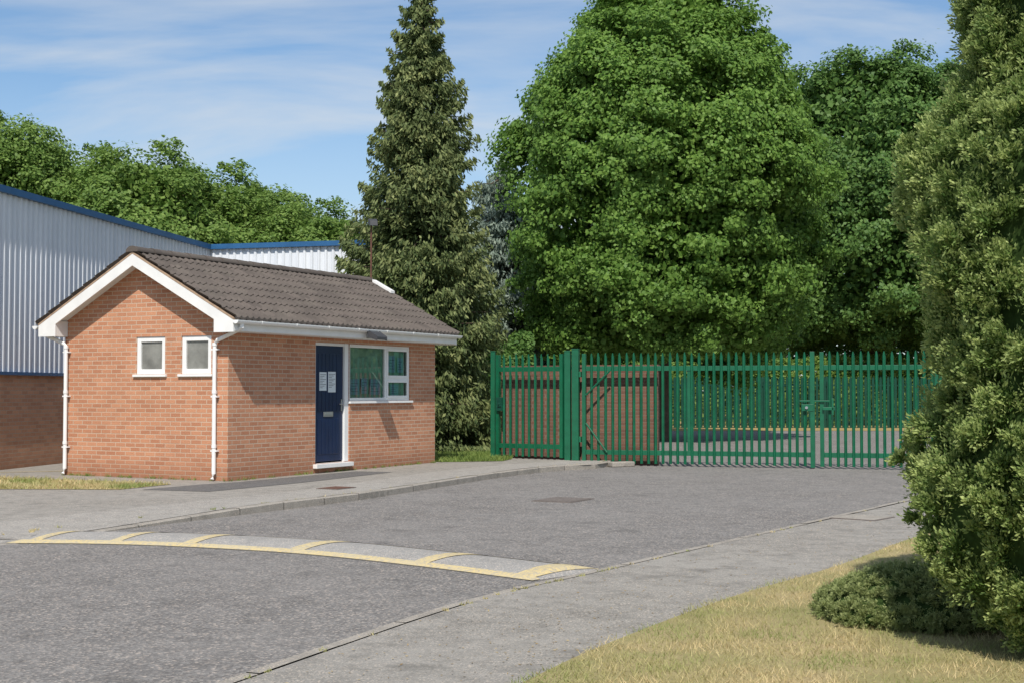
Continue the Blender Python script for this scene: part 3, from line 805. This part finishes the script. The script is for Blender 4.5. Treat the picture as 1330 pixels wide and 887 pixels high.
def broadleaf(name, loc, prof, seed, mat, n_bough=90, bough_r=1.2, clumps=7, cr=0.5, lpc=150, leaf=0.2, trunk_h=3.0, tr=0.3, label='', group=None, fill=15000, sx=1.0, inset=0.7, ragged=1.0):
    rng = np.random.default_rng(seed)
    e = thing(name, loc, 0, label, 'tree', group)
    z0, z1 = prof[0][0], prof[-1][0]
    zz = rng.uniform(z0, z1, n_bough * 6); rr = rad(prof, zz)
    keep = rng.random(len(zz)) < (rr / rr.max()) ** 1.1
    zz = zz[keep][:n_bough]; rr = rr[keep][:n_bough]; nb = len(zz)
    th = rng.uniform(0, 2*np.pi, nb)
    lump = 1 + ragged * (0.07 * np.sin(3 * th + zz * 0.9 + seed) + 0.05 * np.sin(5 * th - zz * 1.7))
    rho = np.maximum(0, rr * lump - bough_r * 0.75) * (inset + (1 - inset) * rng.random(nb) ** 0.5)
    C = np.stack([rho * np.cos(th) * sx, rho * np.sin(th), zz], 1)
    br = bough_r * (0.6 + 0.6 * rng.random(nb))
    d = norm(rng.normal(size=(nb * clumps, 3)) + np.repeat(norm(C - np.array([0, 0, (z0+z1)/2])), clumps, 0) * 0.8 + np.array([0, 0, 0.2]))
    CC = np.repeat(C, clumps, 0) + d * (np.repeat(br, clumps) * (0.55 + 0.5 * rng.random(nb * clumps)))[:, None] * np.array([1, 1, 0.75])
    crr = cr * (0.5 + 1.0 * rng.random(len(CC)))
    n = len(CC) * lpc
    d = norm(rng.normal(size=(n, 3)))
    P = np.repeat(CC, lpc, 0) + d * (np.repeat(crr, lpc) * rng.random(n) ** 0.4)[:, None] * np.array([1.2, 1.2, 0.8])
    cen = np.array([0, 0, (z0 + z1) / 2])
    Nn = norm(d * 0.6 + np.array([0, 0, 0.4]) + rng.normal(size=(n, 3)) * 0.6 + norm(P - cen) * 0.8)
    V = leaves(P, Nn, leaf, rng, 0.7, axis=np.cross(Nn, rng.normal(size=(n, 3))))
    zf = rng.uniform(z0 + 0.3, z1 - 1, fill); rf = rad(prof, zf) * np.sqrt(rng.random(fill)) * 0.84; tf = rng.uniform(0, 2*np.pi, fill)
    Pf = np.stack([rf * np.cos(tf) * sx, rf * np.sin(tf), zf], 1)
    Nf = norm(rng.normal(size=(fill, 3)) + np.array([0, -0.2, 0.3]))
    V2 = leaves(Pf, Nf, leaf * 1.5, rng, 0.8, axis=np.cross(Nf, rng.normal(size=(fill, 3))))
    polymesh('crown', np.concatenate([V, V2]), 4, mat, e)
    b = B(); rr_ = random.Random(seed); H = z1
    b.tube([(0, 0, -0.15), (0.02, 0, 0.6), (0.05, 0.03, trunk_h), (0, 0.05, H * 0.55), (0.05, 0, H * 0.85)], [tr * 1.3, tr, tr * 0.85, tr * 0.5, tr * 0.12], 12)
    for i in range(14):
        z = trunk_h * 0.8 + (H * 0.75 - trunk_h * 0.8) * i / 14; t = rr_.uniform(0, 6.28)
        R = float(rad(prof, z + 1)) * 0.75
        b.tube([(0, 0, z), (R * 0.45 * math.cos(t), R * 0.45 * math.sin(t), z + R * 0.3), (R * math.cos(t + .15), R * math.sin(t + .15), z + R * 0.55)], [tr * 0.4, tr * 0.25, tr * 0.06], 7)
    b.build('trunk', M_bark, e)
    return e

def copytree(src, loc, rotz, sc, label):
    e = src.copy(); COL.objects.link(e)
    e.location = loc; e.rotation_euler = (0, 0, rotz); e.scale = sc
    e["label"] = label
    for c in src.children:
        k = c.copy(); COL.objects.link(k); k.parent = e
    return e

broadleaf('lime_tree', (4.75, 43.5, 0), [(2.2, 3.2), (3.4, 4.5), (6, 5.0), (8.5, 5.15), (10.2, 4.8), (12, 3.9), (13.6, 2.7), (15.2, 1.1)], 3, M_maple,
          n_bough=300, bough_r=0.95, clumps=7, cr=0.40, lpc=130, leaf=0.13, label='tall dense broadleaf tree with domed bright green crown', inset=0.84, fill=70000, ragged=0.9)
broadleaf('lime_tree', (17.6, 66, 0), [(3.6, 5.2), (6, 7.6), (10, 8.2), (13, 7.2), (16.0, 4.6), (18.0, 1.9)], 8, M_dleaf,
          n_bough=250, bough_r=1.2, clumps=7, cr=0.52, lpc=95, leaf=0.18, label='dark green broadleaf tree behind the yard fence', inset=0.82, fill=55000)
tr0 = broadleaf('broadleaf_tree', (-24.3, 66, 0), [(1.0, 3.6), (4, 4.6), (7, 4.8), (9.5, 4.1), (11.5, 2.8), (12.8, 1.2)], 15, M_lleaf,
          n_bough=190, bough_r=1.0, clumps=7, cr=0.48, lpc=85, leaf=0.16, label='leafy green tree behind the steel warehouse', group='trees behind the warehouse', fill=26000, ragged=0.7, inset=0.8)
tr0.scale = (1.05, 1.05, 1.13)
for (px, top, dy, s) in [(-60, 150, 2, 1.15), (105, 186, 3, 1.05), (185, 182, -2, 1.1), (275, 210, 1, 1.1), (350, 240, 3, 0.95), (410, 258, -1, 0.95), (500, 300, 0, 0.9)]:
    Y = 66 + dy; X = (px - 665) / 1761 * Y; h = 1.5 + (507 - top) * Y / 1761
    copytree(tr0, (X, Y, 0), px * 0.7, (s, s, h / 13.2), 'leafy green tree behind the steel warehouse')
broadleaf('broadleaf_tree', (24.5, 40, 0), [(1.0, 4), (4, 5), (8, 5), (11, 3.5), (13, 1.0)], 21, M_lleaf, n_bough=60, bough_r=1.4, clumps=6, cr=0.7, lpc=50, leaf=0.35, label='unseen broadleaf tree added for the window reflection', fill=6000)  # out of view, added so the gatehouse window reflects green

def belt(name, x0, x1, yb, depth, h, n, leaf, mat, seed, kind='stuff', label=None, z0=-0.1, var=1.0):
    rng = np.random.default_rng(seed)
    x = rng.uniform(x0, x1, n)
    top = h * (1 - 0.2 * var + var * (0.12 * np.sin(x * 0.9 + seed) + 0.08 * np.sin(x * 2.3) + 0.06 * np.sin(x * 5.1)))
    t = rng.random(n) ** 0.7
    z = z0 + top * t
    bulge = 0.35 * np.sin(x * 1.7 + z * 1.3) + 0.3 * np.sin(z * 2.9 - x * 2.2)
    front = depth * 0.5 * np.sqrt(np.clip(1 - (z / (top + .01)) ** 3, 0, 1))
    y = yb - front * (0.75 + 0.4 * bulge) + rng.random(n) ** 2 * depth * 0.5
    P = np.stack([x, y, z], 1); Nn = norm(rng.normal(size=(n, 3)) + np.array([0, -0.6, 0.6]))
    V = leaves(P, Nn, leaf, rng, 0.7, axis=np.cross(Nn, rng.normal(size=(n, 3))))
    o = polymesh(name, V, 4, mat)
    if kind: o["kind"] = kind
    if label: o["label"] = label
    return o
belt('woodland', -6, 56, 79, 6, 11.0, 100000, 0.32, M_dleaf, 5)
o = belt('hedge', 2, 46, 62.5, 2.5, 3.3, 65000, 0.17, M_lleaf, 6, None, 'clipped light green hedge behind the dark green fence', var=0.2); o["category"] = 'hedge'
o = belt('shrub', -5.0, 0.6, 38.2, 3.0, 3.4, 32000, 0.13, M_dleaf, 9, None, 'dense dark green shrub under the spruce', var=0.6); o["category"] = 'shrub'

def conifer(name, loc, prof, seed, mat, label, step=0.2, nbr=13, spb=80, slen=0.22, droop=0.35, trr=0.18, rag=0.5):
    rng = np.random.default_rng(seed)
    e = thing(name, loc, 0, label, 'tree')
    z0, z1 = prof[0][0], prof[-1][0]
    Ps = []; Ax = []; Sh = []
    b = B(); b.tube([(0, 0, -0.15), (0, 0, 1), (0.03, 0, z1 * 0.6), (0, 0, z1 * 0.98)], [trr * 1.3, trr, trr * 0.5, 0.015], 10)
    z = z0
    while z < z1 - 0.1:
        R0 = float(rad(prof, z)); k = max(6, int(nbr * (0.5 + 0.5 * R0 / 2)))
        for j in range(k):
            th = rng.uniform(0, 2*np.pi); zz = z + rng.uniform(-0.15, 0.15)
            R = R0 * (1.1 - rag + rag * rng.random() ** 1.0) * (1 + 0.08 * math.sin(3 * th + z * 1.1 + seed))
            n = max(18, int(spb * R / 1.6)); t = rng.random(n) ** 0.6
            bx = R * t; bz = zz - droop * R * np.sin(t * 2.2) + 0.10 * R * t ** 3
            wv = 0.20 * R * (1 - t) + 0.03 + 0.05 * min(R, 1.6)
            lat = rng.normal(size=n) * wv * 0.8
            hang = -np.abs(rng.normal(size=n)) * 0.13 * (0.4 + R * 0.4)
            c, s = math.cos(th), math.sin(th)
            P = np.stack([bx * c - lat * s, bx * s + lat * c, bz + hang], 1)
            A = np.stack([c * 0.6 + rng.normal(size=n) * 0.5, s * 0.6 + rng.normal(size=n) * 0.5, -0.8 + rng.normal(size=n) * 0.45], 1)
            Ps.append(P); Ax.append(A)
            Sh.append(np.clip((t - 0.62) * 2.4 * rng.random(n) * (0.4 + 1.2 * rng.random()) + hang * 0.3, 0, 1))
            if j % 3 == 0 and R > 0.5:
                b.tube([(0, 0, zz), (R*0.5*c, R*0.5*s, zz - droop*R*0.8), (R*0.9*c, R*0.9*s, zz - droop*R*0.8)], [0.035, 0.02, 0.006], 5)
        z += step
    P = np.concatenate(Ps); A = np.concatenate(Ax); Sh = np.concatenate(Sh)
    P[:, 2] = np.maximum(P[:, 2], 0.03 + 0.1 * rng.random(len(P)))
    V = leaves(P, rng.normal(size=P.shape), slen, rng, 0.34, axis=A)
    polymesh('crown', V, 4, mat, e, shade=np.repeat(Sh, 4))
    b.build('trunk', M_bark, e)
    return e
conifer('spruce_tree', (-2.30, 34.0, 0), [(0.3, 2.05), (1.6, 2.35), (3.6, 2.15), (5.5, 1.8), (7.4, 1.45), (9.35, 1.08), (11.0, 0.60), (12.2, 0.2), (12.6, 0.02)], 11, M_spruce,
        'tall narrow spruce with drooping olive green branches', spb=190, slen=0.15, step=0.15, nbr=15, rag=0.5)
conifer('cedar_tree', (-0.30, 46.0, 0), [(0.5, 2.9), (3.6, 2.8), (6, 2.2), (8, 1.4), (9.6, 0.1)], 12, M_cedar,
        'bluish grey conifer between spruce and broadleaf tree', spb=140, slen=0.2, step=0.2)

def juniper(name, loc, prof, seed, mat, label, nlump, lr, tufts, spt, sl, sw, cat='tree', upward=0.6, core=True):
    rng = np.random.default_rng(seed)
    e = thing(name, loc, 0, label, cat)
    z0, z1 = prof[0][0], prof[-1][0]
    zz = rng.uniform(z0, z1, nlump * 6); rr = rad(prof, zz); keep = rng.random(len(zz)) < (rr / rr.max()) ** 0.8
    zz = zz[keep][:nlump]; rr = rr[keep][:nlump]; n = len(zz)
    th = rng.uniform(0, 2*np.pi, n)
    lf = lambda t, z: 1 + 0.04 * np.sin(4 * t + z * 3.1) + 0.035 * np.sin(7 * t - z * 4.7 + 1)
    lrr = lr * (0.6 + 0.8 * rng.random(n))
    rho = np.maximum(rr * lf(th, zz) * (0.93 + 0.12 * rng.random(n)) - lrr, 0.02)
    O = np.stack([np.cos(th), np.sin(th), np.zeros(n)], 1)
    C = O * rho[:, None] + np.stack([np.zeros(n), np.zeros(n), zz], 1)
    nt_ = n * tufts
    td = norm(rng.normal(size=(nt_, 3)) * 0.75 + np.repeat(O, tufts, 0) * 0.9 + np.array([0, 0, upward]))
    R = np.repeat(lrr, tufts) * (0.75 + 0.45 * rng.random(nt_))
    TC = np.repeat(C, tufts, 0)
    N_ = nt_ * spt; t = rng.random(N_) ** 0.8
    A = np.repeat(td, spt, 0); RR = np.repeat(R, spt)
    spread = rng.normal(size=(N_, 3)) * (0.14 * RR * (0.5 + np.sin(np.pi * t)))[:, None]
    P = np.repeat(TC, spt, 0) + A * (t * RR)[:, None] + spread
    P[:, 2] = np.maximum(P[:, 2], 0.02)
    axis = norm(A + np.array([0, 0, 0.25]) + rng.normal(size=(N_, 3)) * 0.4)
    V = leaves(P, rng.normal(size=(N_, 3)), sl, rng, sw, axis=axis)
    lump_v = np.repeat(rng.random(n) ** 0.8, tufts * spt); tuft_v = np.repeat(rng.random(nt_), spt)
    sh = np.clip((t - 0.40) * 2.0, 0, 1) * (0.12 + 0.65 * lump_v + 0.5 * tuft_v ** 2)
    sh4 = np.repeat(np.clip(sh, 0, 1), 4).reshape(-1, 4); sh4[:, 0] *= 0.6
    polymesh('crown', V, 4, mat, e, shade=sh4.ravel())
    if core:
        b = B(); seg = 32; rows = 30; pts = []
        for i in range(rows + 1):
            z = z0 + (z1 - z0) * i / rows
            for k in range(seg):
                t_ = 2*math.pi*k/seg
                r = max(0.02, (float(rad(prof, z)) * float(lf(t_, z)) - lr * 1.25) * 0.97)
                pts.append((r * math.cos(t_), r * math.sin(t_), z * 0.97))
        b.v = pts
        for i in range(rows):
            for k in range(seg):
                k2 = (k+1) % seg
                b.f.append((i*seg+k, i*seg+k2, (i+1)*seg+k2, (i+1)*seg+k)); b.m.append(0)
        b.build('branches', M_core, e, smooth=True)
    b = B(); b.tube([(0, 0, -0.1), (0, 0, z1 * 0.5), (0, 0, z1 * 0.9)], [0.11, 0.07, 0.02] if z1 > 1 else [0.04, 0.03, 0.01], 10); b.build('trunk', M_bark, e)
    return e
CP = [(0.0, 0.55), (0.20, 0.78), (0.45, 1.03), (0.8, 1.17), (1.1, 1.16), (1.5, 1.06), (1.9, 1.05), (2.3, 1.12), (2.7, 1.17), (2.95, 1.15), (3.15, 1.02), (3.35, 0.90), (3.8, 0.88), (4.5, 0.75), (5.6, 0.15)]
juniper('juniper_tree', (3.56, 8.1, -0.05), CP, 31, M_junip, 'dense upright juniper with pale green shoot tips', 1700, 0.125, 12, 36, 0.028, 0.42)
juniper('juniper_tree', (3.20, 3.7, -0.05), [(0, 0.4), (0.6, 0.7), (1.8, 0.7), (2.7, 0.45), (3.5, 0.1)], 32, M_junip, 'dense upright juniper beside the lawn', 300, 0.18, 8, 14, 0.08, 0.42)
juniper('juniper_bush', (2.78, 9.35, -0.06), [(0.0, 0.64), (0.05, 0.72), (0.12, 0.68), (0.20, 0.57), (0.28, 0.42), (0.34, 0.23), (0.36, 0.05)], 33, M_low, 'low spreading juniper mound on dry grass', 800, 0.045, 10, 20, 0.018, 0.32, 'bush', 0.4)

# ------------------------------------------------------------------ grass blades
def inpoly(x, y, poly):
    c = np.zeros(len(x), bool); n = len(poly); j = n - 1
    for i in range(n):
        xi, yi = poly[i]; xj, yj = poly[j]
        cond = ((yi > y) != (yj > y)) & (x < (xj - xi) * (y - yi) / (yj - yi + 1e-12) + xi)
        c ^= cond; j = i
    return c
def blades(name, poly, n, z, h, mat, seed, ywt=False, wd=0.004):
    rng = np.random.default_rng(seed)
    xs = [p[0] for p in poly]; ys = [p[1] for p in poly]
    X = rng.uniform(min(xs), max(xs), n * 4); Y = rng.uniform(min(ys), max(ys), n * 4)
    if ywt:
        k = rng.random(len(X)) < (min(ys) / Y) ** 1.5; X = X[k]; Y = Y[k]
    k = inpoly(X, Y, poly); X = X[k]; Y = Y[k]
    dens = 0.5 + 0.5 * np.sin(X * 2.1 + 1.3 * np.sin(Y * 1.7)) * np.sin(Y * 2.6 + X)
    k = rng.random(len(X)) < np.clip(dens + 0.2, 0.2, 1); X = X[k][:n]; Y = Y[k][:n]; m = len(X)
    cl = 0.6 + 0.5 * np.sin(X * 5 + Y * 3) * np.sin(Y * 7 - X * 2)
    hh = h * (0.45 + 0.75 * rng.random(m)) * (0.8 + 0.4 * cl)
    P = np.stack([X, Y, np.full(m, z)], 1)
    a = rng.uniform(0, 2*np.pi, m); w_ = np.stack([np.cos(a), np.sin(a), np.zeros(m)], 1) * wd
    lean = rng.normal(size=(m, 3)) * (hh * 0.65)[:, None]; lean[:, 2] = hh
    V = np.empty((m, 3, 3)); V[:, 0] = P - w_; V[:, 1] = P + w_; V[:, 2] = P + lean
    o = polymesh(name, V.reshape(-1, 3), 3, mat); o["kind"] = 'stuff'
    return o
gp = [(p.x - 0.02 + 0.05 * math.sin(p.y * 5) + 0.03 * math.sin(p.y * 13), p.y) for p in GEz if 4 < p.y < 16.5]
gp = gp + [(6.2, 16.5), (6.2, 14), (3.8, 9.5), (2.7, 6.0), (1.6, 4.2)]
blades('grass_blades', gp, 150000, -0.052, 0.040, M_blade, 41, ywt=True, wd=0.0026)
blades('grass_blades', GL, 9000, 0.0, 0.07, M_blade, 42, wd=0.008)
blades('grass_blades', GB, 12000, 0.0, 0.10, M_bladeg, 43, wd=0.01)

def along(C, n, spread, z, seed, h, mat, name='weeds', clump=6):
    rng = np.random.default_rng(seed); m = n // clump
    idx = rng.integers(0, len(C) - 1, m); t = rng.random(m)
    A = np.array([tuple(p) for p in C]); base = A[idx] * (1 - t[:, None]) + A[idx + 1] * t[:, None]
    base = np.repeat(base, clump, 0); k = len(base)
    P = base + rng.normal(size=(k, 3)) * spread; P[:, 2] = z
    hh = h * (0.4 + rng.random(k)); a = rng.uniform(0, 6.28, k); w_ = np.stack([np.cos(a), np.sin(a), 0 * a], 1) * 0.005
    lean = rng.normal(size=(k, 3)) * (hh * 0.7)[:, None]; lean[:, 2] = hh
    V = np.empty((k, 3, 3)); V[:, 0] = P - w_; V[:, 1] = P + w_; V[:, 2] = P + lean
    o = polymesh(name, V.reshape(-1, 3), 3, mat); o["kind"] = 'stuff'
along(offs(KR, -0.12), 700, 0.015, -0.08, 51, 0.022, M_blade, clump=9)
along(offs(KL, 0.15), 500, 0.015, -0.01, 52, 0.03, M_blade, clump=9)
a_ = Vector((0.466, 0.885, 0)); b_ = Vector((-0.885, 0.466, 0)); o_ = Vector((-4.71, 22.5, 0))
along([o_ + b_ * 3.7 - a_ * 0.03, o_ - a_ * 0.03 - b_ * .03, o_ + a_ * 6.6 - b_ * 0.03], 900, 0.02, 0.0, 53, 0.06, M_bladeg, clump=12)
rng = np.random.default_rng(60); n = 2600
i = rng.integers(0, len(KR1) - 1, n); f = rng.random(n) ** 0.8
A1 = np.array([tuple(p) for p in KR1]); G_ = np.array([tuple(p) for p in GE]); j = np.minimum(i, len(G_) - 1)
P = A1[i] * (1 - f[:, None]) + G_[j] * f[:, None] + rng.normal(size=(n, 3)) * 0.1; P[:, 2] = -0.071
Nn = np.tile([0, 0, 1.0], (n, 1)) + rng.normal(size=(n, 3)) * 0.25
o = polymesh('leaf_litter', leaves(P, Nn, 0.020, rng, 0.5, axis=rng.normal(size=(n, 3)) * np.array([1, 1, 0.1])), 4, M_litter); o["kind"] = 'stuff'
